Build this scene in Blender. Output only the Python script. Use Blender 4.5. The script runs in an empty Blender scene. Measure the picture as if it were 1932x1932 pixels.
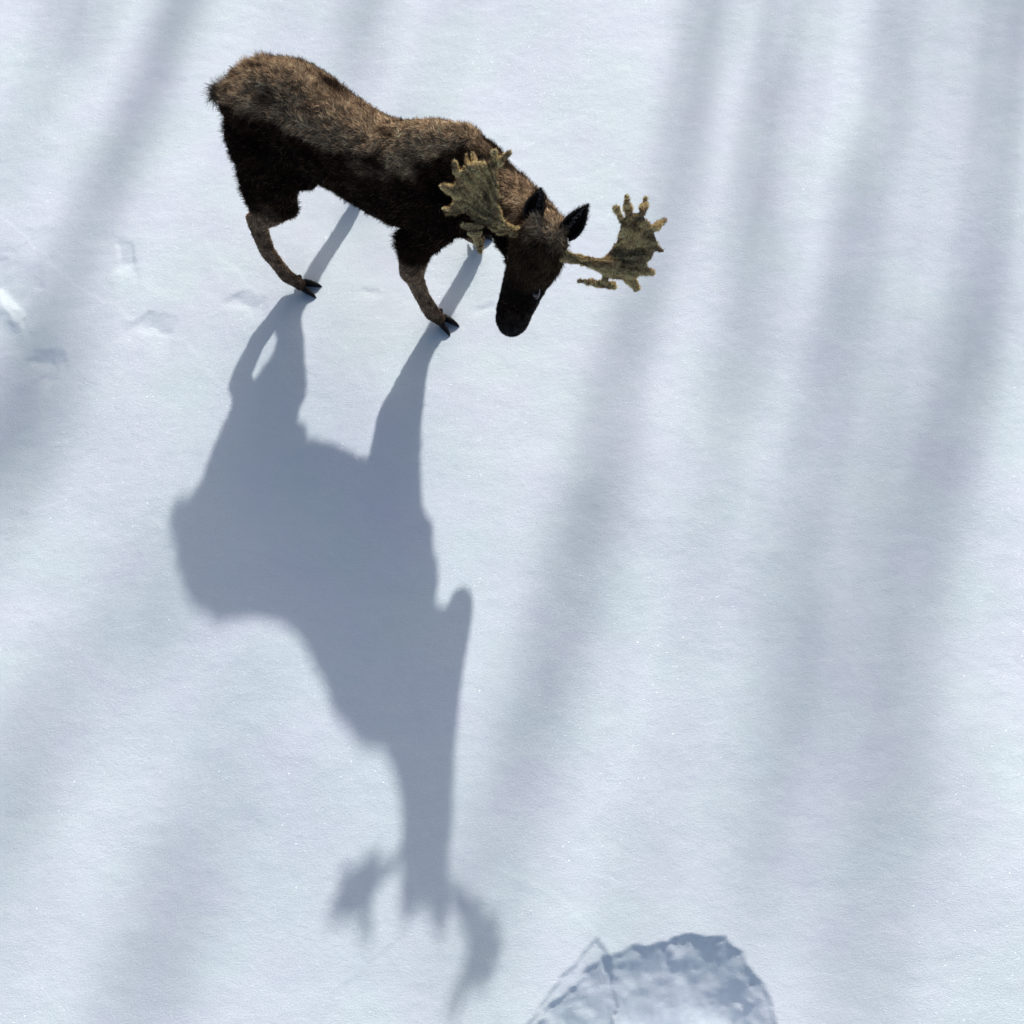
import bpy, math, random
import numpy as np
from mathutils import Vector, Matrix
random.seed(7); rng = np.random.default_rng(11)
S = bpy.context.scene
COL = S.collection

# ---------------------------------------------------------------- camera, sky, sun, exposure
FPX, CH, PITCH, ROLL = 1718.336, 5.93984, 1.310808, -0.062518
SUN_AZ, SUN_EL = 0.286875, 0.531591
fw = Vector((0, math.cos(PITCH), -math.sin(PITCH))); r0 = Vector((1, 0, 0)); u0 = r0.cross(fw)
cr, sr = math.cos(ROLL), math.sin(ROLL)
cx = cr*r0 + sr*u0; cy = -sr*r0 + cr*u0
cam_d = bpy.data.cameras.new('camera'); cam = bpy.data.objects.new('camera', cam_d); COL.objects.link(cam)
cam.matrix_world = Matrix(((cx.x, cy.x, -fw.x, 0), (cx.y, cy.y, -fw.y, 0), (cx.z, cy.z, -fw.z, CH), (0, 0, 0, 1)))
cam_d.sensor_width = 36; cam_d.lens = 36*FPX/1932; cam_d.clip_end = 2000
S.camera = cam

w = bpy.data.worlds.new('World'); S.world = w; w.use_nodes = True
nt = w.node_tree; bg = nt.nodes['Background']
sky = nt.nodes.new('ShaderNodeTexSky'); sky.sky_type = 'NISHITA'; sky.sun_disc = False
sky.sun_elevation = SUN_EL; sky.sun_rotation = SUN_AZ
sky.air_density = 1.0; sky.dust_density = 3.0; sky.ozone_density = 1.0
nt.links.new(sky.outputs[0], bg.inputs[0]); bg.inputs[1].default_value = 0.11
sl = bpy.data.lights.new('sun', 'SUN'); so = bpy.data.objects.new('sun', sl); COL.objects.link(so)
sl.energy = 3.45; sl.angle = math.radians(1.35); sl.color = (1.0, 0.965, 0.92)
sun_dir = Vector((math.sin(SUN_AZ)*math.cos(SUN_EL), math.cos(SUN_AZ)*math.cos(SUN_EL), math.sin(SUN_EL)))
so.rotation_euler = sun_dir.to_track_quat('Z', 'Y').to_euler()
so.location = sun_dir*60
S.view_settings.view_transform = 'Standard'; S.view_settings.look = 'None'
S.view_settings.exposure = 0.0; S.view_settings.gamma = 1.0; S.view_settings.use_curve_mapping = False

# ---------------------------------------------------------------- helpers
def props(o, label=None, cat=None, group=None, kind=None):
    if label: o['label'] = label
    if cat: o['category'] = cat
    if group: o['group'] = group
    if kind: o['kind'] = kind
    return o
def mesh_obj(name, V, F, m, parent=None, smooth=True):
    me = bpy.data.meshes.new(name); me.from_pydata([tuple(v) for v in V], [], F)
    if smooth: me.polygons.foreach_set('use_smooth', [True]*len(me.polygons))
    me.materials.append(m); me.update()
    o = bpy.data.objects.new(name, me); COL.objects.link(o)
    if parent: o.parent = parent
    return o
def smoothnoise(P, scale, seed=0, octaves=3):
    """cheap value noise for arrays of points"""
    P = np.asarray(P, float)*scale; out = np.zeros(len(P)); amp = 1; tot = 0
    for k in range(octaves):
        Q = P*(2**k) + 17.3*(k+1) + seed*5.7
        i = np.floor(Q).astype(np.int64); f = Q-i; f = f*f*(3-2*f)
        D = P.shape[1]; acc = np.zeros(len(P))
        for c in range(2**D):
            h = np.zeros(len(P), np.int64); wgt = np.ones(len(P))
            for d in range(D):
                b = (c >> d) & 1
                h = h*1013904223 + (i[:, d]+b)*374761393 + d*668265263
                wgt = wgt*(f[:, d] if b else 1-f[:, d])
            h = (h ^ (h >> 13))*1274126177; h = h ^ (h >> 16)
            acc += wgt*((h & 0xffff)/65535.)
        out += amp*(acc*2-1); tot += amp; amp *= .5
    return out/tot
def sstep(a, b, x):
    t = np.clip((x-a)/(b-a), 0, 1); return t*t*(3-2*t)

# ---------------------------------------------------------------- materials
def new_mat(name):
    m = bpy.data.materials.new(name); m.use_nodes = True
    return m, m.node_tree, m.node_tree.nodes['Principled BSDF']
def snow_material():
    m, t, b = new_mat('snow'); N = t.nodes; L = t.links
    tc = N.new('ShaderNodeTexCoord')
    # very faint tint patches in the snow
    n1 = N.new('ShaderNodeTexNoise'); n1.inputs['Scale'].default_value = 1.6; n1.inputs['Detail'].default_value = 3
    rp = N.new('ShaderNodeValToRGB'); e = rp.color_ramp.elements
    e[0].position = .38; e[0].color = (.775, .875, .915, 1); e[1].position = .62; e[1].color = (.79, .85, .935, 1)
    L.new(tc.outputs['Object'], n1.inputs['Vector']); L.new(n1.outputs[0], rp.inputs[0])
    # grain: crystals of a few millimetres, slightly streaked across
    mp = N.new('ShaderNodeMapping'); mp.inputs['Scale'].default_value = (.8, 1.15, 1); L.new(tc.outputs['Object'], mp.inputs[0])
    g = N.new('ShaderNodeTexNoise'); g.inputs['Scale'].default_value = 95; g.inputs['Detail'].default_value = 5; g.inputs['Roughness'].default_value = .75
    L.new(mp.outputs[0], g.inputs['Vector'])
    g2 = N.new('ShaderNodeTexNoise'); g2.inputs['Scale'].default_value = 17; g2.inputs['Detail'].default_value = 6; g2.inputs['Roughness'].default_value = .62
    L.new(mp.outputs[0], g2.inputs['Vector'])
    ad = N.new('ShaderNodeMath'); ad.operation = 'MULTIPLY_ADD'; ad.inputs[1].default_value = .8
    L.new(g2.outputs[0], ad.inputs[0]); L.new(g.outputs[0], ad.inputs[2])
    bp = N.new('ShaderNodeBump'); bp.inputs['Strength'].default_value = .8; bp.inputs['Distance'].default_value = .0038
    L.new(ad.outputs[0], bp.inputs['Height'])
    gr = N.new('ShaderNodeMath'); gr.operation = 'MULTIPLY_ADD'; gr.inputs[1].default_value = .16; gr.inputs[2].default_value = .92
    L.new(g.outputs[0], gr.inputs[0])
    mx = N.new('ShaderNodeMix'); mx.data_type = 'RGBA'; mx.blend_type = 'MULTIPLY'; mx.inputs[0].default_value = 1
    L.new(rp.outputs[0], mx.inputs[6]); L.new(gr.outputs[0], mx.inputs[7])
    L.new(mx.outputs[2], b.inputs['Base Color']); L.new(bp.outputs[0], b.inputs['Normal'])
    b.inputs['Roughness'].default_value = .75; b.inputs['Specular IOR Level'].default_value = .25
        # glints: flat crystals lying at random angles
    v = N.new('ShaderNodeTexVoronoi'); v.inputs['Scale'].default_value = 430; L.new(tc.outputs['Object'], v.inputs['Vector'])
    sp = N.new('ShaderNodeVectorMath'); sp.operation = 'SUBTRACT'; sp.inputs[1].default_value = (.5, .5, .5)
    L.new(v.outputs['Color'], sp.inputs[0])
    sc = N.new('ShaderNodeVectorMath'); sc.operation = 'SCALE'; sc.inputs['Scale'].default_value = 2.2; L.new(sp.outputs[0], sc.inputs[0])
    ge = N.new('ShaderNodeNewGeometry'); an = N.new('ShaderNodeVectorMath'); an.operation = 'ADD'
    L.new(ge.outputs['Normal'], an.inputs[0]); L.new(sc.outputs[0], an.inputs[1])
    no = N.new('ShaderNodeVectorMath'); no.operation = 'NORMALIZE'; L.new(an.outputs[0], no.inputs[0])
    gl = N.new('ShaderNodeBsdfGlossy'); gl.inputs['Roughness'].default_value = .16; L.new(no.outputs[0], gl.inputs['Normal'])
    ms = N.new('ShaderNodeMixShader'); ms.inputs[0].default_value = .016
    L.new(b.outputs[0], ms.inputs[1]); L.new(gl.outputs[0], ms.inputs[2])
    L.new(ms.outputs[0], N['Material Output'].inputs['Surface'])
    return m
M_SNOW = snow_material()
def coat_material():
    m, t, b = new_mat('moose_coat'); N = t.nodes; L = t.links
    a = N.new('ShaderNodeAttribute'); a.attribute_name = 'coat'; L.new(a.outputs['Color'], b.inputs['Base Color'])
    b.inputs['Roughness'].default_value = .8; b.inputs['Specular IOR Level'].default_value = .05
    return m
M_COAT = coat_material()
def velvet_material():
    m, t, b = new_mat('antler_velvet'); N = t.nodes; L = t.links
    tc = N.new('ShaderNodeTexCoord'); n = N.new('ShaderNodeTexNoise'); n.inputs['Scale'].default_value = 34; n.inputs['Detail'].default_value = 9; n.inputs['Roughness'].default_value = .7; n.inputs['Distortion'].default_value = 1.2
    L.new(tc.outputs['Object'], n.inputs['Vector']); rp = N.new('ShaderNodeValToRGB'); e = rp.color_ramp.elements
    e[0].position = .30; e[0].color = (.05, .034, .019, 1); e[1].position = .72; e[1].color = (.56, .43, .235, 1)
    L.new(n.outputs[0], rp.inputs[0]); L.new(rp.outputs[0], b.inputs['Base Color'])
    bp = N.new('ShaderNodeBump'); bp.inputs['Strength'].default_value = .8; bp.inputs['Distance'].default_value = .01
    L.new(n.outputs[0], bp.inputs['Height']); L.new(bp.outputs[0], b.inputs['Normal'])
    b.inputs['Roughness'].default_value = .85; b.inputs['Specular IOR Level'].default_value = .15
    return m
M_VELVET = velvet_material()
def plain(name, c, rough, spec=.4, noise=None):
    m, t, b = new_mat(name); b.inputs['Base Color'].default_value = (*c, 1)
    b.inputs['Roughness'].default_value = rough; b.inputs['Specular IOR Level'].default_value = spec
    n = t.nodes.new('ShaderNodeTexNoise'); n.inputs['Scale'].default_value = noise or 60
    tc = t.nodes.new('ShaderNodeTexCoord'); t.links.new(tc.outputs['Object'], n.inputs['Vector'])
    bp = t.nodes.new('ShaderNodeBump'); bp.inputs['Strength'].default_value = .4; bp.inputs['Distance'].default_value = .004
    t.links.new(n.outputs[0], bp.inputs['Height']); t.links.new(bp.outputs[0], b.inputs['Normal'])
    return m
M_HOOF = plain('hoof_horn', (.006, .005, .006), .5, .2)
M_EYE = plain('eye', (.004, .003, .003), .08, .6, 5)
M_LID = plain('eyelid', (.20, .18, .175), .5, .3)
M_NOSE = plain('nostril_skin', (.010, .007, .007), .5, .3)
M_BARK = plain('bark', (.06, .045, .035), .95, .2, 12)
M_NEEDLE = plain('needles', (.025, .045, .02), .9, .2, 12)

# ---------------------------------------------------------------- snow ground: one sheet to the horizon
PRINTS = [ # centre x, y in metres, half length, half width, angle, depth, edge sharpness
    (-2.722, 3.746, 0.061, 0.121, 0.15, -0.010),
    (-2.448, 3.137, 0.130, 0.085, -0.50, -0.010),
    (-1.786, 3.281, 0.113, 0.069, -0.40, -0.008),
    (-3.235, 2.934, 0.130, 0.065, -0.30, -0.010),
    (-3.205, 2.826, 0.057, 0.065, -0.30, -0.006),
    (-3.519, 3.354, 0.178, 0.053, -0.75, 0.014),
    (-3.563, 3.605, 0.283, 0.202, -0.60, -0.012),
    (-0.090, 3.117, 0.073, 0.024, 0.00, -0.004),
    (-0.917, 3.323, 0.073, 0.024, -0.20, -0.003),
]
CRUST = [
    ([(-3.943, 4.434), (-3.678, 4.142), (-3.438, 3.849), (-3.164, 3.577), (-2.840, 3.320), (-2.369, 3.065), (-2.213, 2.943), (-2.076, 2.749)], -0.0015),
    ([(-3.717, 3.681), (-3.567, 3.757), (-3.438, 3.849)], 0.0020),
    ([(-2.001, 3.626), (-1.803, 3.397), (-1.608, 3.130)], -0.0015),
    ([(-3.657, 2.987), (-3.465, 2.966), (-3.342, 2.835), (-3.218, 2.685)], -0.0012),
    ([(-0.094, -0.723), (0.156, -0.843), (0.304, -1.000)], -0.0012),
    ([(-0.879, -1.020), (-1.009, -1.130), (-1.202, -1.321)], -0.0018),
]
MOUND = np.array([
    (-0.098, -1.774),
    (-0.045, -1.533),
    (0.033, -1.447),
    (0.120, -1.410),
    (0.164, -1.364),
    (0.214, -1.338),
    (0.250, -1.283),
    (0.322, -1.247),
    (0.352, -1.193),
    (0.414, -1.206),
    (0.496, -1.173),
    (0.625, -1.151),
    (0.775, -1.145),
    (0.851, -1.114),
    (1.041, -1.128),
    (1.123, -1.159),
    (1.203, -1.228),
    (1.248, -1.317),
    (1.309, -1.383),
    (1.346, -1.479),
    (1.372, -1.613),
    (1.370, -1.856)
])
MOUND2 = np.array([
    (-0.224, -1.822),
    (-0.113, -1.529),
    (0.021, -1.390),
    (0.107, -1.286),
    (0.208, -1.214),
    (0.258, -1.173),
    (0.355, -1.086),
    (0.413, -1.217),
    (0.453, -1.471),
    (0.357, -1.854)
])
def seg_side(P, line):
    """distance to polyline and signed side"""
    best = np.full(len(P), 1e9); side = np.zeros(len(P))
    for a, b in zip(line[:-1], line[1:]):
        a = np.array(a); b = np.array(b); d = b-a; L2 = d@d
        t = np.clip(((P-a)@d)/L2, 0, 1); q = P-(a+t[:, None]*d); dist = np.hypot(q[:, 0], q[:, 1])
        cr_ = d[0]*(P[:, 1]-a[1])-d[1]*(P[:, 0]-a[0])
        u = dist < best; best[u] = dist[u]; side[u] = np.sign(cr_[u])
    return best, side
def inside(P, poly):
    r = np.zeros(len(P), bool); n = len(poly)
    for i in range(n):
        x1, y1 = poly[i]; x2, y2 = poly[(i+1) % n]
        c = ((y1 > P[:, 1]) != (y2 > P[:, 1])) & (P[:, 0] < (x2-x1)*(P[:, 1]-y1)/(y2-y1+1e-12)+x1)
        r ^= c
    return r
def snow_height(P):
    h = .060*smoothnoise(P*np.array([1., .6]), .55, 3, 2) + .0045*smoothnoise(P*np.array([.8, 1.1]), 2.6, 5, 3) + .0013*smoothnoise(P*np.array([.8, 1.1]), 13, 8, 3)
    near = (np.abs(P[:, 0]) < 6) & (np.abs(P[:, 1]-2) < 7)
    Q = P[near]; k = np.zeros(len(Q))
    wob = .055*np.stack([smoothnoise(Q, 7, 21, 4), smoothnoise(Q, 7, 33, 4)], 1)
    W = Q+wob
    for x, y, a, b, ang, dep in PRINTS:
        c, s = math.cos(ang), math.sin(ang); dx, dy = W[:, 0]-x, W[:, 1]-y
        u = (c*dx+s*dy)/a; v = (-s*dx+c*dy)/b
        rr = (np.abs(u)**3+np.abs(v)**3)**(1/3)
        k += np.abs(dep)*.85*np.where(dep < 0, -(1-v), (1-v))*(1-sstep(.80-.25*(v < 0)*-v, 1.02+.75*(v < 0)*-v, rr))
    for line, dep in CRUST:
        best, side = seg_side(W, line)
        k += dep*np.where(side > 0, 1, 0)*np.exp(-(best/.22)**2)
    # broken snow hump at the bottom edge: steep on the side turned from the sun
    W2 = Q+.030*np.stack([smoothnoise(Q, 11, 23, 4), smoothnoise(Q, 11, 35, 4)], 1)
    for poly, slope, lim in ((MOUND2, .09, .5), (MOUND, .34, .75)):
        ins = inside(W2, poly); d, _ = seg_side(W2, [tuple(q) for q in poly[1:-1]])
        k += np.where(ins, -slope*np.minimum(d*1.15, lim)-.010*sstep(0, .02, d), 0)
    ins = inside(W2, MOUND); d, _ = seg_side(W2, [tuple(q) for q in MOUND[1:-1]])
    qx = np.column_stack([Q[:, 0]*1.2+.6*Q[:, 1], Q[:, 1]*.6-.4*Q[:, 0]])
    lump = -.10*np.abs(smoothnoise(qx, 1.5, 46, 1)) - .03*np.abs(smoothnoise(qx, 3.4, 48, 1))
    lump += np.maximum(smoothnoise(Q, 15, 43, 3)-.05, 0)*.035*sstep(.95, 1.25, Q[:, 0])*sstep(-.75, -.95, Q[:, 1])
    k += np.where(ins, lump*sstep(.0, .22, d), 0)
    h[near] += k
    return h
fx = np.arange(-4.3, 4.5, .013); fy = np.arange(-1.9, 6.6, .013)
def grow(a, lo, hi):
    s = .05; L_ = []; v = a[-1]
    while v < hi: v += s; L_.append(v); s *= 1.35
    s = .05; K = []; v = a[0]
    while v > lo: v -= s; K.append(v); s *= 1.35
    return np.concatenate([K[::-1], a, L_])
gx = grow(fx, -900, 900); gy = grow(fy, -900, 900)
XX, YY = np.meshgrid(gx, gy); P2 = np.stack([XX.ravel(), YY.ravel()], 1)
Z = snow_height(P2)
foot_pts = np.array([
    (-0.385, 2.996),
    (-1.379, 3.337),
    (-0.082, 3.631),
    (-0.972, 4.139)
])
for fxp, fyp in foot_pts:   # level the snow where a hoof stands, pressed in a little
    d = np.hypot(P2[:, 0]-fxp, P2[:, 1]-fyp); wgt = np.exp(-(d/.22)**2)
    Z = Z*(1-wgt) + wgt*0.0 - .012*np.exp(-(d/.06)**2)
me = bpy.data.meshes.new('snow_ground')
nx, ny = len(gx), len(gy)
me.vertices.add(nx*ny); me.vertices.foreach_set('co', np.column_stack([P2, Z]).astype(np.float32).ravel())
ii = (np.arange(ny-1)[:, None]*nx + np.arange(nx-1)[None, :]).ravel()
quads = np.stack([ii, ii+1, ii+nx+1, ii+nx], 1).astype(np.int32)
me.loops.add(quads.size); me.loops.foreach_set('vertex_index', quads.ravel())
me.polygons.add(len(quads)); me.polygons.foreach_set('loop_start', np.arange(0, quads.size, 4, dtype=np.int32))
me.polygons.foreach_set('use_smooth', np.ones(len(quads), bool))
me.update(calc_edges=True); me.materials.append(M_SNOW)
ground = bpy.data.objects.new('snow_ground', me); COL.objects.link(ground)
props(ground, kind='structure', label='white sunlit snow surface with soft tree shadows and faint crust edges')

# ---------------------------------------------------------------- moose
moose = bpy.data.objects.new('moose', None); COL.objects.link(moose)
moose.location = (-0.498173, 3.325163, 0); moose.rotation_euler = (0, 0, -0.508488)
props(moose, 'dark brown moose with velvet antlers walking over the snow, seen from above', 'moose')

SPH = {}
def unit_sphere(nu=18, nv=12):
    if (nu, nv) in SPH: return SPH[nu, nv]
    V = [(0, 0, 1)]; F = []
    for j in range(1, nv):
        th = math.pi*j/nv
        for i in range(nu):
            ph = 2*math.pi*i/nu; V.append((math.sin(th)*math.cos(ph), math.sin(th)*math.sin(ph), math.cos(th)))
    V.append((0, 0, -1)); last = len(V)-1
    for i in range(nu):
        k = (i+1) % nu; F.append((0, 1+i, 1+k)); b = 1+(nv-2)*nu; F.append((last, b+k, b+i))
        for j in range(nv-2): a = 1+j*nu; F.append((a+i, a+nu+i, a+nu+k, a+k))
    SPH[nu, nv] = (np.array(V), F); return SPH[nu, nv]
class Blob:
    """a pile of overlapping ellipsoids that a voxel remesh fuses into one continuous skin"""
    def __init__(self, nu=18, nv=12): self.V = []; self.F = []; self.n = 0; self.nu, self.nv = nu, nv
    def ell(self, c, R):
        v, f = unit_sphere(self.nu, self.nv); q = v@np.asarray(R).T + np.asarray(c)
        self.V.append(q); self.F += [tuple(i+self.n for i in g) for g in f]; self.n += len(q)
    def tube(self, st, up=(0, 0, 1), step=.35):
        """st: (centre, lateral radius, up radius)"""
        st = [(np.array(a, float), b, c) for a, b, c in st]
        for (a, l0, h0), (b, l1, h1) in zip(st[:-1], st[1:]):
            d = b-a; L = np.linalg.norm(d); d = d/L
            lat = np.cross(np.array(up, float), d); lat /= np.linalg.norm(lat)+1e-9; uu = np.cross(d, lat)
            n = max(2, int(L/(step*min(l0, l1, h0, h1)*.6))+1)
            for k in range(n+1):
                t = k/n; s = t*t*(3-2*t)*.5+t*.5
                l = l0+(l1-l0)*s; h = h0+(h1-h0)*s; ra = min(l, h)*.6
                self.ell(a+(b-a)*t, np.column_stack([lat*l, uu*h, d*ra]))
    def build(self, name, m, parent, voxel, smooth_it=4, smooth_f=.5):
        V = np.concatenate(self.V)
        o = mesh_obj(name, V, self.F, m)
        rm = o.modifiers.new('r', 'REMESH'); rm.mode = 'VOXEL'; rm.voxel_size = voxel; rm.use_smooth_shade = True
        sm = o.modifiers.new('s', 'SMOOTH'); sm.iterations = smooth_it; sm.factor = smooth_f
        dg = bpy.context.evaluated_depsgraph_get(); me2 = bpy.data.meshes.new_from_object(o.evaluated_get(dg))
        me2.name = name; o.modifiers.clear(); old = o.data; o.data = me2; bpy.data.meshes.remove(old)
        if not me2.materials: me2.materials.append(m)
        o.parent = parent
        return o
B = Blob()
# trunk of the body (x forward, y left, z up)
B.tube([((-1.12, .01, 1.31), .10, .13), ((-1.04, .01, 1.33), .20, .22), ((-.92, .03, 1.345), .27, .28), ((-.77, .04, 1.35), .305, .30), ((-.56, .05, 1.27), .265, .33),
        ((-.35, .03, 1.235), .25, .34), ((-.12, .01, 1.235), .255, .35), ((.10, .01, 1.28), .265, .385), ((.28, .02, 1.37), .25, .39),
        ((.41, .01, 1.42), .20, .33), ((.52, -.03, 1.48), .15, .25)])
B.tube([((-.92, .03, 1.565), .11, .09), ((-.76, .06, 1.60), .14, .09), ((-.55, .05, 1.51), .11, .08)])           # croup
B.tube([((.06, .02, 1.61), .07, .08), ((.23, .015, 1.70), .10, .11), ((.40, .02, 1.76), .105, .12), ((.55, -.01, 1.725), .10, .11), ((.68, -.08, 1.70), .085, .09)])  # hump
B.tube([((-.88, -.10, 1.575), .045, .035), ((-.66, -.17, 1.48), .035, .032), ((-.44, -.20, 1.36), .026, .03)])    # hip ridge
# neck, throat, chest
B.tube([((.40, .0, 1.52), .16, .24), ((.64, -.07, 1.60), .15, .19), ((.86, -.19, 1.70), .135, .165), ((1.00, -.31, 1.83), .125, .15)])
B.tube([((.30, .0, 1.16), .12, .13), ((.40, -.03, 1.30), .11, .13), ((.66, -.12, 1.52), .08, .10)])
# head: from the poll down to the muzzle
B.tube([((1.079, -0.361, 2.000), 0.100, 0.085), ((1.070, -0.401, 1.920), 0.122, 0.100), ((1.046, -0.445, 1.790), 0.138, 0.120), ((1.012, -0.461, 1.620), 0.125, 0.120), ((0.984, -0.495, 1.450), 0.110, 0.120), ((0.948, -0.500, 1.250), 0.104, 0.100), ((0.922, -0.479, 1.100), 0.100, 0.100), ((0.909, -0.448, 1.000), 0.092, 0.100), ((0.900, -0.416, 0.950), 0.070, 0.080)], up=(0, 1, 0))
B.tube([((.56, -.04, 1.42), .09, .11), ((.70, -.11, 1.30), .065, .085), ((.78, -.17, 1.25), .055, .07), ((.87, -.28, 1.30), .055, .07)])
B.tube([((1.003, -0.329, 1.680), 0.100, 0.100), ((0.967, -0.379, 1.480), 0.085, 0.090), ((0.930, -0.443, 1.200), 0.070, 0.070)], up=(0, 1, 0))
for s, st, hk in ((-1, (-.82, -.26, .87), (-1.067, -0.333, 0.550)), (1, (-.82, .24, .90), (-1.00, .27, .60))):
    hip = (-.88, s*.15, 1.30)
    B.tube([(hip, .17, .24), ((-.87, s*.20, 1.10), .135, .22), ((st[0]-.04, st[1], st[2]+.04), .10, .15)], up=(1, 0, 0))
    B.tube([((-.98, s*.15, 1.20), .12, .14), ((-.97, st[1]*.95, .94), .09, .12), ((hk[0]+.09, hk[1]*.98, .73), .065, .08)], up=(1, 0, 0))
    B.tube([(st, .085, .13), ((.5*st[0]+.5*hk[0], .5*st[1]+.5*hk[1], .71), .078, .10), ((.25*st[0]+.75*hk[0], .25*st[1]+.75*hk[1], .62), .064, .078), (hk, .052, .066)], up=(1, 0, 0))
    B.tube([((st[0]-.01, s*.19, 1.02), .07, .10), ((-.62, s*.16 if s < 0 else .15, 1.075 if s < 0 else 1.0), .05, .085)], up=(0, 0, 1))
    fet = (-0.905, -0.431, 0.120) if s < 0 else (-0.838, 0.433, 0.130)
    md = (-1.016, -0.402, 0.330) if s < 0 else tuple(.5*np.array(hk)+.5*np.array(fet)+np.array((-.01, 0, -.01)))
    B.tube([((hk[0]-.035, hk[1], hk[2]+.05), .036, .04), (hk, .056, .068), (tuple(.7*np.array(hk)+.3*np.array(md)), .054, .064),
            (md, .049, .056), (tuple(.35*np.array(md)+.65*np.array(fet)), .045, .050), (fet, .048, .054)], up=(1, 0, 0))
    toe = (-0.776, -0.418, 0.030) if s < 0 else (-0.791, 0.457, 0.030)
    B.tube([(fet, .048, .054), (tuple(.55*np.array(fet)+.45*np.array(toe)), .042, .044), (tuple(.25*np.array(fet)+.75*np.array(toe)), .045, .04)])
# fore legs
for s, kn, fet, toe in ((-1, (0.033, -0.203, 0.510), (0.161, -0.241, 0.110), (0.247, -0.237, 0.030)), (1, (.02, .26, .56), (0.165, 0.427, 0.120), (0.204, 0.459, 0.030))):
    B.tube([((.28, s*.13, 1.48), .10, .18), ((.28, s*.17, 1.22), .10, .14), ((.17, s*.18, .99), .09, .11)], up=(1, 0, 0))       # shoulder and upper arm
    el = (.10, s*.18, .88)
    B.tube([((.16, s*.17, 1.00), .10, .12), (el, .085, .115), (tuple(.5*np.array(el)+.5*np.array(kn)), .075, .095), (kn, .072, .085),
            ((kn[0]+.02, kn[1], kn[2]-.09), .056, .066), (tuple(.5*np.array(kn)+.5*np.array(fet)+np.array((-.01, 0, -.03))), .046, .058), (fet, .054, .060)], up=(1, 0, 0))
    B.tube([(fet, .054, .060), (tuple(.5*np.array(fet)+.5*np.array(toe)), .047, .05), (tuple(.25*np.array(fet)+.75*np.array(toe)), .05, .042)])
body = B.build('body', M_COAT, moose, .0125, 6, .5)

_n = len(body.data.vertices); _c = np.empty(_n*3, np.float32); body.data.vertices.foreach_get('co', _c); _c = _c.reshape(-1, 3).astype(float)
_m = np.empty(_n*3, np.float32); body.data.vertex_normals.foreach_get('vector', _m); _m = _m.reshape(-1, 3).astype(float)
_w = sstep(.75, 1.0, _c[:, 2])*(1-.75*sstep(.7, .9, _c[:, 0]))      # loose hide over muscle on the trunk
_c += _m*((.015*smoothnoise(_c*np.array((.6, 1, 1.2)), 7, 80, 2)+.005*smoothnoise(_c, 20, 81, 2))*_w)[:, None]
body.data.vertices.foreach_set('co', _c.astype(np.float32).ravel()); body.data.update()

def sample(o, n):
    me = o.data; me.calc_loop_triangles(); nt_ = len(me.loop_triangles)
    tri = np.empty(nt_*3, np.int32); me.loop_triangles.foreach_get('vertices', tri); tri = tri.reshape(-1, 3)
    co = np.empty(len(me.vertices)*3, np.float32); me.vertices.foreach_get('co', co); co = co.reshape(-1, 3).astype(float)
    nn = np.empty(len(me.vertices)*3, np.float32); me.vertex_normals.foreach_get('vector', nn); nn = nn.reshape(-1, 3).astype(float)
    A, Bv, C = co[tri[:, 0]], co[tri[:, 1]], co[tri[:, 2]]
    ar = np.linalg.norm(np.cross(Bv-A, C-A), axis=1); cdf = np.cumsum(ar); cdf /= cdf[-1]
    t = np.searchsorted(cdf, rng.random(n)); u, v = rng.random(n), rng.random(n); f = u+v > 1; u[f] = 1-u[f]; v[f] = 1-v[f]
    P = A[t]+(Bv-A)[t]*u[:, None]+(C-A)[t]*v[:, None]
    N = nn[tri[t, 0]]*(1-u-v)[:, None]+nn[tri[t, 1]]*u[:, None]+nn[tri[t, 2]]*v[:, None]
    return P, N/np.linalg.norm(N, axis=1)[:, None], co, nn
HEAD_A, HEAD_B = np.array((1.084, -0.373, 2.020)), np.array((0.894, -0.434, 0.950))
def regions(P):
    """coat regions by place on the animal"""
    x, y, z = P.T
    ax = HEAD_B-HEAD_A; t = ((P-HEAD_A)@ax)/(ax@ax); q = P-(HEAD_A+np.clip(t, 0, 1)[:, None]*ax); hd = np.linalg.norm(q, axis=1)
    head = (1-sstep(.15, .22, hd))*sstep(.70, .85, x)*sstep(-.02, .10, t)
    hb = .10*sstep(-.5, -.8, x)
    leg = 1-sstep(.50+hb, .82+hb, z+.14*smoothnoise(P, 9, 91, 3))
    leg = leg*(1-head)
    return x, y, z, t, head, leg
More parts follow.
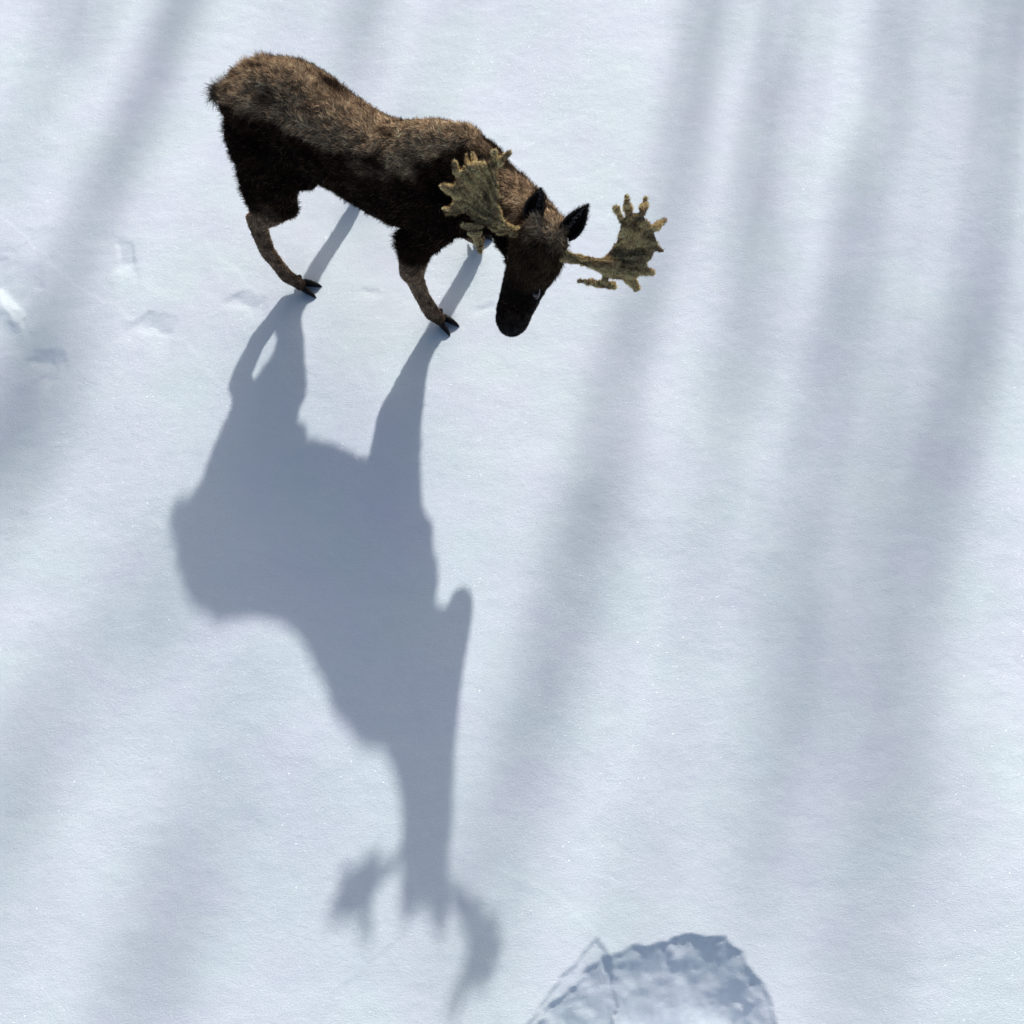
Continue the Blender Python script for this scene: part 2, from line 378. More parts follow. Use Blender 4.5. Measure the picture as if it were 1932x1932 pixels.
def coat(P, N):
    x, y, z, t, head, leg = regions(P)
    back = np.array((.56, .395, .245)); flank = np.array((.013, .0065, .004)); legc = np.array((.40, .27, .18))  # natural pale back and dark flanks, exaggerated to paint in sun and shade
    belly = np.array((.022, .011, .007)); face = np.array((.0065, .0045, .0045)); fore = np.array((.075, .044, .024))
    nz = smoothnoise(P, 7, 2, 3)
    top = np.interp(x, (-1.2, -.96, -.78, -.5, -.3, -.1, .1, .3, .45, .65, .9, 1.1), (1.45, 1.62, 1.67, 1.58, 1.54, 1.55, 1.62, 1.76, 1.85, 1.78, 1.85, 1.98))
    lo = np.interp(x, (-1.1, -.7, -.2, .1, .4, .9), (-.085, -.075, -.03, -.015, -.02, .0))  # pale band kept narrow so the painted shade starts just below the spine
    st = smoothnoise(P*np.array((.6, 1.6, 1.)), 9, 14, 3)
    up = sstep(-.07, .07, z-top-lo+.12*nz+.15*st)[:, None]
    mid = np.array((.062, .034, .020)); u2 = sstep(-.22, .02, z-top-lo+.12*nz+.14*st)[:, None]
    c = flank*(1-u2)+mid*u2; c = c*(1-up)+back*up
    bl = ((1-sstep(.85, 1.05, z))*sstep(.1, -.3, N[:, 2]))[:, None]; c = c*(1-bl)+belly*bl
    l = leg[:, None]*(1-.35*sstep(.0, .4, smoothnoise(P, 16, 9, 2)))[:, None]; c = c*(1-l)+legc*l
    ft = (1-sstep(.05, .12, z))[:, None]; c = c*(1-.75*ft)+np.array((.02, .013, .010))*.75*ft
    h = head[:, None]; ff = sstep(.42, .22, t + .05*nz)[:, None]
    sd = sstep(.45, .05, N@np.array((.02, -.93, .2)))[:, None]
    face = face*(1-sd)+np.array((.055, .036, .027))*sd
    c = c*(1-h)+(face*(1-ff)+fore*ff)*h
    return c*np.clip(1+.75*smoothnoise(P, 38, 4, 2)+.5*smoothnoise(P, 13, 6, 2), .12, 2.2)[:, None]
def set_coat(o):
    me = o.data; co = np.empty(len(me.vertices)*3, np.float32); me.vertices.foreach_get('co', co); co = co.reshape(-1, 3).astype(float)
    nn = np.empty(len(me.vertices)*3, np.float32); me.vertex_normals.foreach_get('vector', nn); nn = nn.reshape(-1, 3).astype(float)
    a = me.attributes.new('coat', 'FLOAT_COLOR', 'POINT'); c = coat(co, nn)*.28  # skin darker than the fur, painting shade into gaps between hairs
    a.data.foreach_set('color', np.column_stack([c, np.ones(len(c))]).astype(np.float32).ravel())
set_coat(body)
def hair(name, P, D0, length, col, parent, m, rad=.0011, seg=4, curl=.35, droop=None, twirl=False):
    n = len(P); bend = None
    if twirl:
        ci = np.floor(P/.022+.5*rng.random((n, 3))).astype(np.int64); hh = (ci[:, 0]*73856093) ^ (ci[:, 1]*19349663) ^ (ci[:, 2]*83492791)
        tab = np.random.default_rng(5).normal(0, 1, (4096, 3)); bend = .50*tab[hh % 4096]+.30*rng.normal(0, 1, (n, 3))
    hc = bpy.data.hair_curves.new(name); hc.add_curves([seg+1]*n)
    pts = np.zeros((n, seg+1, 3)); pts[:, 0] = P; d = D0.copy()
    for k in range(seg):
        d = d + (rng.normal(0, curl/seg, (n, 3)) if bend is None else rng.normal(0, curl*.4/seg, (n, 3))+bend*(1.6*curl/seg)) + (droop/seg if droop is not None else 0)
        d /= np.linalg.norm(d, axis=1)[:, None]; pts[:, k+1] = pts[:, k]+d*(length/seg)[:, None]
    hc.attributes['position'].data.foreach_set('vector', pts.astype(np.float32).ravel())
    r = np.linspace(1, .25, seg+1)[None, :]*np.ones((n, 1))*rad
    ra = hc.attributes.get('radius') or hc.attributes.new('radius', 'FLOAT', 'POINT')
    ra.data.foreach_set('value', r.astype(np.float32).ravel())
    ca = hc.attributes.new('coat', 'FLOAT_COLOR', 'CURVE')
    ca.data.foreach_set('color', np.column_stack([col, np.ones(n)]).astype(np.float32).ravel())
    hc.materials.append(m); o = bpy.data.objects.new(name, hc); COL.objects.link(o); o.parent = parent
    o['kind'] = 'stuff'
    return o
P, N, _, _ = sample(body, 230000)
x, y, z, t, head, leg = regions(P)
flow = np.column_stack([-.9+0*x, 0*x, -.45+0*x]); flow = flow*(1-leg)[:, None]+np.array((-.1, 0, -1.))*leg[:, None]
flow = flow*(1-head)[:, None]+np.array((0, .25, .9))*-head[:, None]
flow += .9*np.column_stack([smoothnoise(P, 9, s, 2) for s in (51, 52, 53)])
flow -= N*np.sum(flow*N, 1)[:, None]; flow /= np.linalg.norm(flow, axis=1)[:, None]+1e-6
lift = .34 + .25*sstep(.1, .5, smoothnoise(P, 8, 60, 2))
D = flow+N*lift[:, None]; D /= np.linalg.norm(D, axis=1)[:, None]
ln = .026*(1-leg)*(1-head)+.012*leg+.011*head
ln += .018*sstep(-.70, -1.0, x)*(1-leg)                    # rump
ln += .030*np.exp(-((x-.05)/.22)**2)*np.exp(-((z-.92)/.12)**2)*(1-head)   # behind the elbow
ln += .02*head*sstep(.4, .15, t)
ln *= .55+.9*rng.random(len(P))
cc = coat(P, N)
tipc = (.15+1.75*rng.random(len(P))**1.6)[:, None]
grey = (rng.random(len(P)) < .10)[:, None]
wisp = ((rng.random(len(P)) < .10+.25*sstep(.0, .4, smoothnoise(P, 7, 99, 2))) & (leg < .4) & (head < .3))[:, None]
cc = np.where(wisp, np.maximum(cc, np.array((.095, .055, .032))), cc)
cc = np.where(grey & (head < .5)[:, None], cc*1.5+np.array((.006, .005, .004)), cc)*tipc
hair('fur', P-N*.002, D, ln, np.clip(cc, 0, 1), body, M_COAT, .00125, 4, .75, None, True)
# tail
T = Blob(12, 8); T.tube([((-1.12, -.01, 1.42), .045, .045), ((-1.20, -.03, 1.41), .036, .036), ((-1.25, -.04, 1.35), .020, .020)])
tail = T.build('tail', M_COAT, moose, .01, 3); set_coat(tail)
P, N, _, _ = sample(tail, 1500)
D = N*.7+np.array((-.55, .1, -.35))+rng.normal(0, .35, P.shape); D /= np.linalg.norm(D, axis=1)[:, None]
hair('tail_hair', P, D, .03+.065*rng.random(len(P)), np.tile((.10, .075, .055), (len(P), 1))*(.4+rng.random((len(P), 1))), tail, M_COAT, .0010, 5, .6, np.array((0, 0, -.6)))

# ears: cupped leaves
def ear(base, tip, face_dir, width):
    base, tip = np.array(base), np.array(tip); ax = tip-base; L = np.linalg.norm(ax); ax /= L
    f = np.array(face_dir, float); f -= ax*(f@ax); f /= np.linalg.norm(f); lat = np.cross(ax, f)
    V = []; F = []; nu, nv = 18, 14
    for layer in (0, 1):
        for j in range(nv+1):
            v = j/nv; wd = width*(math.sin(math.pi*min(v*.92+.10, 1))**.62)*(1-.30*v) if v < 1 else 0.002
            for i in range(nu+1):
                a = (i/nu*2-1)*1.75*(1-.35*v)
                px = lat*math.sin(a)*wd; dp = f*(-math.cos(a)*wd*.95+.35*wd)
                p = base+ax*(L*v)+px+dp
                if layer: p = p - (lat*math.sin(a)-f*math.cos(a))*-.006*(1 if v < 1 else 0)
                V.append(p)
    n1 = (nu+1)*(nv+1)
    for j in range(nv):
        for i in range(nu):
            a = j*(nu+1)+i; q = (a, a+1, a+nu+2, a+nu+1); F.append(q); F.append(tuple(n1+k for k in q[::-1]))
    for j in range(nv):
        for i in (0, nu):
            a = j*(nu+1)+i; F.append((a, a+nu+1, n1+a+nu+1, n1+a))
    o = mesh_obj('ear', V, F, M_COAT, moose)
    V = np.array(V); inner = ((V-base)@f)
    rim = np.abs((V-base)@lat) > 0
    me = o.data; a = me.attributes.new('coat', 'FLOAT_COLOR', 'POINT')
    c = np.tile((.006, .0045, .005), (len(V), 1)); idx = np.arange(len(V)) % n1; ii_ = idx % (nu+1)
    edge = (ii_ <= 1) | (ii_ >= nu-1); c[edge] = (.03, .026, .026)
    a.data.foreach_set('color', np.column_stack([c, np.ones(len(c))]).astype(np.float32).ravel())
    # hairs: pale streak inside, dark fringe round the rim
    pick = rng.integers(0, len(V), 1500); PP = V[pick]; e2 = edge[pick]
    DD = ax*.8+rng.normal(0, .35, PP.shape); DD /= np.linalg.norm(DD, axis=1)[:, None]
    mid = (np.abs(ii_[pick]-nu*.5) < 1.6) & (pick < n1)
    cl = np.where(mid[:, None], np.array((.30, .28, .29)), np.array((.008, .006, .006)))*(.4+rng.random((len(PP), 1)))
    cl = np.where(e2[:, None], np.array((.045, .035, .030))*(.4+rng.random((len(PP), 1))), cl)
    hair('ear_hair', PP, DD, .012+.014*rng.random(len(PP)), cl, o, M_COAT, .0009, 3)
    return o
ear((1.164, -0.371, 1.970), (1.237, -0.296, 2.160), (.35, -.85, .45), .056)
ear((0.989, -0.370, 1.980), (1.007, -0.317, 2.170), (-.25, -.85, .5), .056)

# eyes with lids
def eye(c, out, L):
    c = np.array(c); out = np.array(out, float); out /= np.linalg.norm(out)
    ok, hit, nr, _ = body.ray_cast(Vector(c+out*.30), Vector(-out))     # seat the eye on the skin
    if ok: c = np.array(hit)-out*.004; out = .6*out+.4*np.array(nr); out /= np.linalg.norm(out)
    e = Blob(16, 10); e.ell(c, np.eye(3)*.020); V = np.concatenate(e.V); o = mesh_obj('eye', V, e.F, M_EYE, moose)
    ax = HEAD_B-HEAD_A; ax /= np.linalg.norm(ax); ax -= out*(out@ax); ax /= np.linalg.norm(ax); bi = np.cross(out, ax)
    for sgn in (1,):
        V = []; F = []
        n = 12
        for i in range(n+1):
            a = math.pi*i/n; cc_ = c + out*(.004+.012*math.sin(a)) + ax*(math.cos(a)*.046-.01) + bi*sgn*(math.sin(a)*.014+.004)
            for j in range(6):
                b = 2*math.pi*j/6; V.append(cc_ + out*math.cos(b)*.0032 + bi*math.sin(b)*.0032)
        for i in range(n):
            for j in range(6): F.append((i*6+j, i*6+(j+1) % 6, i*6+6+(j+1) % 6, i*6+6+j))
        mesh_obj('eyelid', V, F, M_LID, o)
eye((1.062, -0.435, 1.600), (.28, -.92, .3), .02)
eye((0.909, -0.437, 1.700), (-.8, -.55, .25), .02)
for q in ((0.975, -0.441, 1.050), (0.843, -0.454, 1.050)):
    b = Blob(14, 8); b.ell(q, np.diag((.020, .016, .026))); mesh_obj('nostril', np.concatenate(b.V), b.F, M_NOSE, moose)

# hooves: two pointed toes and two dewclaws each
def hoof(toe, heel, z0):
    toe, heel = np.array(toe, float), np.array(heel, float); d = toe-heel; d[2] = 0; L = np.linalg.norm(d); d /= L; lat = np.array((-d[1], d[0], 0))
    V = []; F = []
    for s in (-1, 1):
        b0 = len(V); ring = 10; sts = [(0, .034, .030, .036), (.30, .032, .030, .034), (.6, .025, .026, .028), (.85, .015, .016, .017), (1.0, .004, .005, .006)]
        for (v, wd, hw, ht) in sts:
            c = heel+d*(L*v*1.05)+lat*s*(.022+.026*v)
            for i in range(ring):
                a = 2*math.pi*i/ring; V.append((c+lat*math.cos(a)*wd*.72)+np.array((0, 0, z0+ht*(.95+.95*math.sin(a)))))
        for k in range(len(sts)-1):
            for i in range(ring): a = b0+k*ring; F.append((a+i, a+(i+1) % ring, a+ring+(i+1) % ring, a+ring+i))
        F.append(tuple(b0+i for i in range(ring))[::-1]); F.append(tuple(b0+(len(sts)-1)*ring+i for i in range(ring)))
    h = mesh_obj('hoof', V, F, M_HOOF, moose)
    for s in (-1, 1):
        b = Blob(10, 8); c = heel-d*.030+lat*s*.030+np.array((0, 0, z0+.080)); b.tube([(c, .016, .018), (c-d*.035-np.array((0, 0, .025)), .006, .007)])
        mesh_obj('dewclaw', np.concatenate(b.V), b.F, M_HOOF, h)
    return h
for toe, heel in (((0.333, -0.253, 0.000), (0.219, -0.220, 0.000)), ((-0.694, -0.398, 0.000), (-0.809, -0.405, 0.000)), ((0.243, 0.473, 0.000), (0.167, 0.496, 0.000)), ((-0.769, 0.470, 0.000), (-0.863, 0.496, 0.000))): hoof(toe, heel, -.008)

# ---- antlers in velvet
def antler(stem, palm, tines, pal_th=.014):
    A = Blob(10, 8)
    A.tube([(p, r, r) for p, r in stem], up=(.3, .2, 1), step=.5)
    pn = [np.array(p, float) for p in palm]; c = sum(pn)/len(pn)
    for i in range(len(pn)):             # palm: a fan of thin overlapping plates
        a, b = pn[i], pn[(i+1) % len(pn)]
        nrm = np.cross(a-c, b-c); nrm /= np.linalg.norm(nrm)+1e-9
        for u in np.linspace(0, 1, 13):
            for v in np.linspace(0, 1, max(2, int(np.linalg.norm(b-a)*u/.014)+1)):
                p = c+(a-c)*u*(1-v)+(b-c)*u*v
                sag = .03*(1-u*u)
                A.ell(p-nrm*sag*0 + SAG*sag, np.eye(3)*(pal_th*(1.0+.25*math.sin(37*p[0]+29*p[1]))))
    for t_ in tines: A.tube([(np.array(p, float), r, r) for p, r in t_], up=(.31, .2, 1), step=.5)
    o = A.build('antler', M_VELVET, moose, .0055, 2, .5)
    me = o.data; co = np.empty(len(me.vertices)*3, np.float32); me.vertices.foreach_get('co', co); co = co.reshape(-1, 3).astype(float)
    nn = np.empty(len(me.vertices)*3, np.float32); me.vertex_normals.foreach_get('vector', nn); nn = nn.reshape(-1, 3).astype(float)
    ctr = np.array(stem[1][0]); rel = co-ctr; ang = np.arctan2(rel[:, 2], rel[:, 0])*2+np.arctan2(rel[:, 1], rel[:, 0])*3
    ridge = smoothnoise(np.column_stack([ang*3.2, np.linalg.norm(rel, axis=1)*7]), 1.5, 70, 3)
    co += nn*(((.010*ridge)+.003*smoothnoise(co, 32, 71, 3))*1.0+.0025*smoothnoise(co, 90, 72, 2))[:, None]
    me.vertices.foreach_set('co', co.astype(np.float32).ravel()); me.update()
    P, N, _, _ = sample(o, 22000)
    D = N*.7+rng.normal(0, .45, P.shape); D /= np.linalg.norm(D, axis=1)[:, None]
    rel = P-ctr; ang = np.arctan2(rel[:, 2], rel[:, 0])*2+np.arctan2(rel[:, 1], rel[:, 0])*3
    rg = smoothnoise(np.column_stack([ang*3.2, np.linalg.norm(rel, axis=1)*7]), 1.5, 70, 3)
    nz = np.clip(sstep(-.3, .35, rg+.5*smoothnoise(P, 30, 73, 4))*.75+.6*(rng.random(len(P))-.40), 0, 1)[:, None]  # fuzz goes dark in the ridge valleys, crease shade put into the colour
    col = np.clip((np.array((.05, .032, .016))*(1-nz)+np.array((.95, .68, .34))*nz)*(.7+rng.random((len(P), 1))), 0, .85)
    hair('velvet_fuzz', P, D, .004+.010*rng.random(len(P))**2, col, o, M_COAT, .0010, 4, .9, None, True)
    return o
SAG = np.array((-.1, .5, -.8))
antler([((0.959, -0.386, 1.880), 0.028), ((0.913, -0.425, 1.920), 0.024), ((0.860, -0.435, 1.960), 0.020), ((0.816, -0.413, 2.000), 0.020), ((0.789, -0.366, 2.040), 0.018), ((0.769, -0.323, 2.120), 0.017), ((0.751, -0.289, 2.180), 0.017)],
       [(0.834, -0.428, 1.960), (0.789, -0.368, 2.020), (0.765, -0.317, 2.110), (0.750, -0.297, 2.190), (0.697, -0.330, 2.200), (0.653, -0.360, 2.200), (0.622, -0.406, 2.160), (0.614, -0.445, 2.100), (0.630, -0.466, 2.030), (0.674, -0.458, 1.980), (0.743, -0.453, 1.950), (0.804, -0.458, 1.950)],
       [[((0.750, -0.308, 2.180), 0.018), ((0.782, -0.292, 2.230), 0.014), ((0.809, -0.283, 2.270), 0.012), ((0.826, -0.271, 2.300), 0.012)],
        [((0.745, -0.317, 2.180), 0.018), ((0.752, -0.298, 2.240), 0.013), ((0.759, -0.285, 2.290), 0.010)],
        [((0.695, -0.356, 2.180), 0.018), ((0.664, -0.315, 2.190), 0.012), ((0.640, -0.283, 2.200), 0.008)],
        [((0.667, -0.369, 2.180), 0.018), ((0.635, -0.338, 2.190), 0.012), ((0.605, -0.294, 2.190), 0.009)],
        [((0.641, -0.422, 2.150), 0.018), ((0.608, -0.397, 2.180), 0.014), ((0.585, -0.379, 2.220), 0.012)],
        [((0.633, -0.445, 2.090), 0.020), ((0.593, -0.457, 2.120), 0.017), ((0.566, -0.470, 2.150), 0.014)],
        [((0.644, -0.460, 2.030), 0.018), ((0.605, -0.489, 2.010), 0.014), ((0.576, -0.509, 2.000), 0.009)],
        [((0.663, -0.461, 2.000), 0.018), ((0.621, -0.497, 1.990), 0.013), ((0.585, -0.509, 1.970), 0.009)],
        [((0.760, -0.446, 1.950), 0.022), ((0.746, -0.478, 1.940), 0.022), ((0.752, -0.517, 1.920), 0.020), ((0.775, -0.538, 1.880), 0.016), ((0.796, -0.561, 1.840), 0.010)],
        [((0.743, -0.496, 1.930), 0.018), ((0.716, -0.516, 1.950), 0.014), ((0.689, -0.529, 1.970), 0.009)],
        [((0.756, -0.525, 1.920), 0.015), ((0.722, -0.525, 1.940), 0.011), ((0.705, -0.534, 1.960), 0.008)],
        [((0.804, -0.458, 1.950), 0.016), ((0.833, -0.460, 1.930), 0.012), ((0.874, -0.453, 1.920), 0.010)]])
antler([((1.165, -0.421, 1.880), 0.030), ((1.238, -0.439, 1.920), 0.022), ((1.298, -0.433, 1.940), 0.020), ((1.370, -0.441, 1.970), 0.026), ((1.423, -0.441, 2.000), 0.028), ((1.472, -0.431, 2.020), 0.028)],
       [(1.408, -0.436, 1.990), (1.417, -0.388, 2.020), (1.435, -0.350, 2.060), (1.446, -0.350, 2.160), (1.440, -0.328, 2.220), (1.482, -0.299, 2.250), (1.531, -0.299, 2.240), (1.571, -0.304, 2.200), (1.595, -0.302, 2.100), (1.598, -0.342, 2.050), (1.580, -0.381, 2.020), (1.547, -0.433, 1.980), (1.471, -0.447, 1.970)],
       [[((1.370, -0.441, 1.970), 0.026), ((1.469, -0.445, 1.980), 0.034), ((1.552, -0.419, 2.000), 0.030), ((1.593, -0.390, 2.020), 0.020)],
        [((1.453, -0.337, 2.190), 0.016), ((1.425, -0.332, 2.230), 0.014), ((1.404, -0.331, 2.270), 0.012), ((1.396, -0.353, 2.340), 0.009)],
        [((1.464, -0.322, 2.220), 0.018), ((1.446, -0.306, 2.270), 0.016), ((1.440, -0.329, 2.360), 0.013), ((1.423, -0.303, 2.370), 0.008)],
        [((1.503, -0.311, 2.230), 0.018), ((1.503, -0.279, 2.270), 0.016), ((1.490, -0.209, 2.220), 0.013), ((1.480, -0.178, 2.230), 0.009)],
        [((1.553, -0.321, 2.190), 0.018), ((1.581, -0.298, 2.220), 0.017), ((1.586, -0.226, 2.160), 0.014), ((1.599, -0.201, 2.160), 0.011)],
        [((1.568, -0.323, 2.090), 0.020), ((1.606, -0.321, 2.100), 0.017), ((1.644, -0.316, 2.100), 0.012)],
        [((1.553, -0.393, 2.020), 0.022), ((1.598, -0.400, 2.010), 0.019), ((1.638, -0.391, 2.010), 0.014)],
        [((1.487, -0.424, 1.980), 0.022), ((1.539, -0.441, 1.960), 0.020), ((1.569, -0.439, 1.940), 0.018), ((1.595, -0.450, 1.920), 0.015)],
        [((1.440, -0.440, 1.970), 0.026), ((1.435, -0.468, 1.940), 0.018), ((1.437, -0.486, 1.910), 0.014)],
        [((1.484, -0.471, 1.890), 0.016), ((1.439, -0.488, 1.900), 0.018), ((1.373, -0.495, 1.880), 0.013), ((1.313, -0.501, 1.860), 0.009)]])

# ---------------------------------------------------------------- trees up-sun, beyond the frame: their trunks and limbs throw the soft stripes
def tree(dist, pts, r0_, label, seed):
    """pts: (lateral position, distance along the ground where the shadow falls, half width of the crown there, how dense)"""
    g = np.random.default_rng(seed); ca, sa = math.cos(SUN_AZ), math.sin(SUN_AZ); te = math.tan(SUN_EL)
    pts = sorted(pts, key=lambda q: -q[1]); lat0 = pts[0][0]
    bx_, by_ = lat0*ca+dist*sa, -lat0*sa+dist*ca
    root = bpy.data.objects.new('spruce_tree', None); COL.objects.link(root); root.location = (bx_, by_, 0)
    props(root, label, 'tree', 'spruce trees beyond the top edge that throw the soft stripes')
    fine = []                           # break every crown into uneven tufts
    for (l0, a0, w0, c0), (l1, a1, w1, c1) in zip(pts[:-1], pts[1:]):
        k_ = max(1, int((a0-a1)/.30))
        for j in range(k_):
            u = j/k_; fine.append((l0+(l1-l0)*u+g.normal(0, .05), a0+(a1-a0)*u, w0+(w1-w0)*u, (c0+(c1-c0)*u)*float(np.clip(g.normal(.88, .42), .12, 1.7))))
    pts = fine+[pts[-1]]; lat0 = pts[0][0]
    path = [(0., -.4), (0., (dist-pts[0][1])*te*.6)] + [(q[0]-lat0, (dist-q[1])*te) for q in pts]
    path.append((path[-1][0], path[-1][1]+.5)); H = path[-1][1]
    V = []; F = []
    for k, (l, z) in enumerate(path):
        rr = r0_*(1-.55*max(z, 0)/H)
        for i in range(8):
            a = 2*math.pi*i/8; V.append((l*ca+math.cos(a)*rr, -l*sa+math.sin(a)*rr, z))
    for k in range(len(path)-1):
        for i in range(8): F.append((k*8+i, k*8+(i+1) % 8, k*8+8+(i+1) % 8, k*8+8+i))
    mesh_obj('trunk', V, F, M_BARK, root)
    V = []; F = []
    for (l0, a0, w0, c0), (l1, a1, w1, c1) in zip(pts[:-1], pts[1:]):
        z0, z1 = (dist-a0)*te, (dist-a1)*te; n = int(max(c0, c1)*(w0+w1)*abs(z1-z0)/.0042)
        u = g.random(n); keep = g.random(n) < (c0+(c1-c0)*u)/max(c0, c1, 1e-6); u = u[keep]; n = len(u)
        w_ = w0+(w1-w0)*u; ph = g.random(n)*6.283; rr = w_*np.abs(g.normal(0, .62, n)); z = z0+(z1-z0)*u-rr*.35; l = (l0+(l1-l0)*u)-lat0
        C = np.column_stack([l*ca+np.cos(ph)*rr, -l*sa+np.sin(ph)*rr, z])
        T1 = g.normal(0, .085, (n, 3)); T2 = g.normal(0, .085, (n, 3))
        b = len(V); V.extend(np.stack([C, C+T1, C+T2], 1).reshape(-1, 3).tolist())
        F.extend([(b+3*k, b+3*k+1, b+3*k+2) for k in range(n)])
        m_ = max(1, int(abs(z1-z0)*2.2))      # limbs that carry the needles
        for k in range(m_):
            f = (k+g.random())/m_; zz = z0+(z1-z0)*f; ll = l0+(l1-l0)*f-lat0; a = g.random()*6.283; L_ = (w0+(w1-w0)*f)*g.uniform(.8, 1.6)
            c = np.array((ll*ca, -ll*sa, zz)); e = c+np.array((math.cos(a)*L_, math.sin(a)*L_, -L_*.35)); q = np.array((-math.sin(a), math.cos(a), 0))*.018
            b = len(V); V.extend([tuple(c+q), tuple(c-q), tuple(c+(0, 0, .03)), tuple(e)]); F.extend([(b, b+1, b+3), (b+1, b+2, b+3), (b+2, b, b+3)])
    mesh_obj('crown', V, F, M_NEEDLE, root, smooth=False)
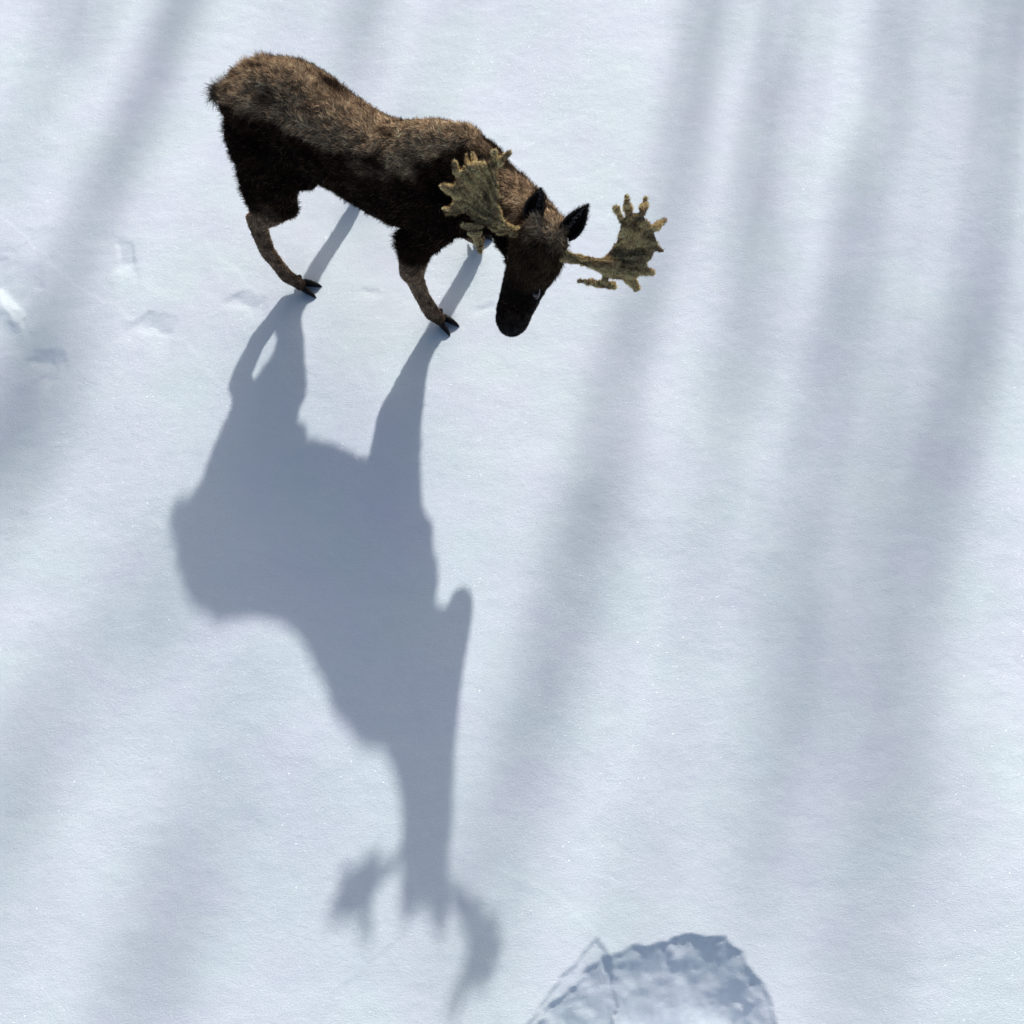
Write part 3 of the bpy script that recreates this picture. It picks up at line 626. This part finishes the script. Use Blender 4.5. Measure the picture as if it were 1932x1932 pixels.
TREE_SPECS = [
    (21, 'stout spruce whose shadow falls as the dark stripe at the upper left edge', 0.13,
     [(-4.06, 5.36, 0.17, 0.59), (-3.98, 4.39, 0.17, 0.65), (-4.03, 3.41, 0.18, 0.72), (-4.04, 2.63, 0.20, 0.78), (-4.10, 2.01, 0.24, 0.78), (-4.16, 1.33, 0.30, 0.65), (-4.23, 0.53, 0.30, 0.39)]),
    (21, 'thin spruce whose faint stripe falls above the back of the moose', 0.05,
     [(-2.51, 5.69, 0.22, 0.39), (-2.41, 5.08, 0.20, 0.36), (-2.34, 4.59, 0.20, 0.16)]),
    (21, 'spruce whose stripe ends right of the shoulder hump and greys the snow lower down', 0.07,
     [(0.13, 6.25, 0.16, 0.81), (0.15, 5.28, 0.15, 0.81), (0.17, 4.28, 0.15, 0.61), (0.16, 3.47, 0.15, 0.16), (0.14, 2.49, 0.25, 0.20), (0.08, 1.51, 0.28, 0.54), (0.07, 0.78, 0.28, 0.61), (0.10, 0.26, 0.30, 0.20)]),
    (21, 'slim spruce whose pale stripe falls between two darker ones', 0.05,
     [(0.74, 4.82, 0.14, 0.13), (0.75, 3.77, 0.14, 0.39), (0.75, 2.83, 0.14, 0.36), (0.71, 2.22, 0.16, 0.20)]),
    (21, 'tall spruce whose long stripe crosses the right half of the snow', 0.10,
     [(1.59, 6.04, 0.16, 0.59), (1.53, 4.85, 0.16, 0.65), (1.50, 3.59, 0.17, 0.72), (1.45, 2.75, 0.17, 0.52), (1.41, 1.88, 0.13, 0.26), (1.41, 1.33, 0.13, 0.65), (1.39, 0.56, 0.14, 0.65), (1.38, 0.13, 0.14, 0.07)]),
    (21, 'broad spruce whose wide stripe reaches toward the lower right', 0.08,
     [(2.42, 4.14, 0.20, 0.27), (2.37, 3.20, 0.20, 0.47), (2.26, 1.92, 0.22, 0.68), (2.21, 0.99, 0.22, 0.81), (2.17, 0.12, 0.22, 0.54), (2.14, -0.39, 0.25, 0.34)]),
    (36, 'bushy spruce that dims the upper right corner of the snow', 0.05,
     [(2.37, 6.84, 0.50, 0.54), (2.32, 6.10, 0.40, 0.48), (2.31, 4.93, 0.30, 0.30), (2.32, 4.38, 0.30, 0.06)]),
    (23, 'spruce whose shadow tip lies left of the big shadow', 0.04,
     [(-2.59, 0.75, 0.20, 0.18), (-2.74, 0.21, 0.28, 0.54), (-2.86, -0.28, 0.28, 0.54), (-3.04, -0.96, 0.30, 0.42), (-3.20, -1.47, 0.30, 0.36)]),
    (23, 'spruce whose shadow fades at the lower left', 0.04,
     [(-1.82, -0.51, 0.30, 0.12), (-1.84, -1.00, 0.40, 0.36), (-1.86, -1.56, 0.40, 0.48), (-1.81, -2.08, 0.40, 0.48)]),
    (21, 'short slim spruce whose stripe ends above the snow hump', 0.05,
     [(0.96, 0.13, 0.14, 0.18), (0.94, -0.23, 0.15, 0.54), (0.93, -0.76, 0.15, 0.54), (0.91, -0.92, 0.12, 0.06)]),
    (34, 'spruce whose shadow shades the snow between the two right stripes', 0.03,
     [(2.13, 3.73, 0.28, 0.14), (2.00, 2.87, 0.33, 0.41), (1.91, 1.92, 0.33, 0.47), (1.78, 0.82, 0.33, 0.41), (1.70, -0.05, 0.38, 0.41), (1.70, -0.67, 0.38, 0.14)]),
    (23, 'wide spruce whose shadow darkens the far left edge below the tracks', 0.03,
     [(-3.80, 2.07, 0.28, 0.25), (-3.88, 1.55, 0.33, 0.88), (-3.94, 0.98, 0.38, 0.88), (-4.02, 0.39, 0.38, 0.50)]),
    (18, 'young spruce whose shadow blurs the snow below the right antler', 0.03,
     [(0.29, 3.32, 0.20, 0.06), (0.19, 2.63, 0.20, 0.31), (0.15, 1.90, 0.20, 0.28), (0.10, 1.22, 0.24, 0.25), (0.09, 0.61, 0.28, 0.31), (0.02, 0.01, 0.28, 0.31), (-0.04, -0.33, 0.24, 0.12)]),
    (19, 'thin spruce whose dappled shade crosses the middle of the right half', 0.03,
     [(1.82, 2.59, 0.16, 0.06), (1.78, 2.04, 0.16, 0.31), (1.74, 1.33, 0.20, 0.25), (1.72, 0.71, 0.16, 0.28), (1.67, 0.13, 0.16, 0.06)]),
    (16, 'leaning spruce whose shade touches the right edge halfway up', 0.03,
     [(2.53, 3.82, 0.12, 0.06), (2.51, 3.31, 0.16, 0.37), (2.48, 2.62, 0.16, 0.31), (2.44, 2.19, 0.16, 0.06)]),
    (22, 'spruce whose dim shade fills the lower right corner', 0.03,
     [(2.59, 0.74, 0.24, 0.06), (2.46, 0.15, 0.24, 0.31), (2.28, -0.51, 0.28, 0.31), (2.17, -1.14, 0.28, 0.31)]),
    (20, 'spruce whose dim shade lies at the very top left of the snow', 0.03,
     [(-4.89, 5.18, 0.30, 0.40), (-4.73, 4.28, 0.30, 0.40), (-4.67, 3.41, 0.30, 0.20)]),
    (18, 'spruce whose patchy shade falls just right of the upper middle stripe', 0.03,
     [(0.62, 6.36, 0.20, 0.50), (0.61, 5.63, 0.20, 0.50), (0.59, 4.74, 0.20, 0.30), (0.59, 4.00, 0.20, 0.10)]),
    (23, 'spruce whose shade crosses the lower left corner', 0.03,
     [(-3.08, -0.40, 0.28, 0.12), (-3.11, -0.97, 0.33, 0.62), (-3.01, -1.59, 0.33, 0.62)]),
    (23, 'distant spruce whose blurred shadow greys the snow beside the shadow of the antlers', 0.03,
     [(0.07, -0.08, 0.40, 0.12), (0.01, -0.57, 0.40, 0.48), (-0.04, -1.20, 0.40, 0.42), (0.01, -1.65, 0.40, 0.24)]),
]
for k, (d_, lb, r_, pt) in enumerate(TREE_SPECS): tree(d_, pt, r_, lb, k+5)
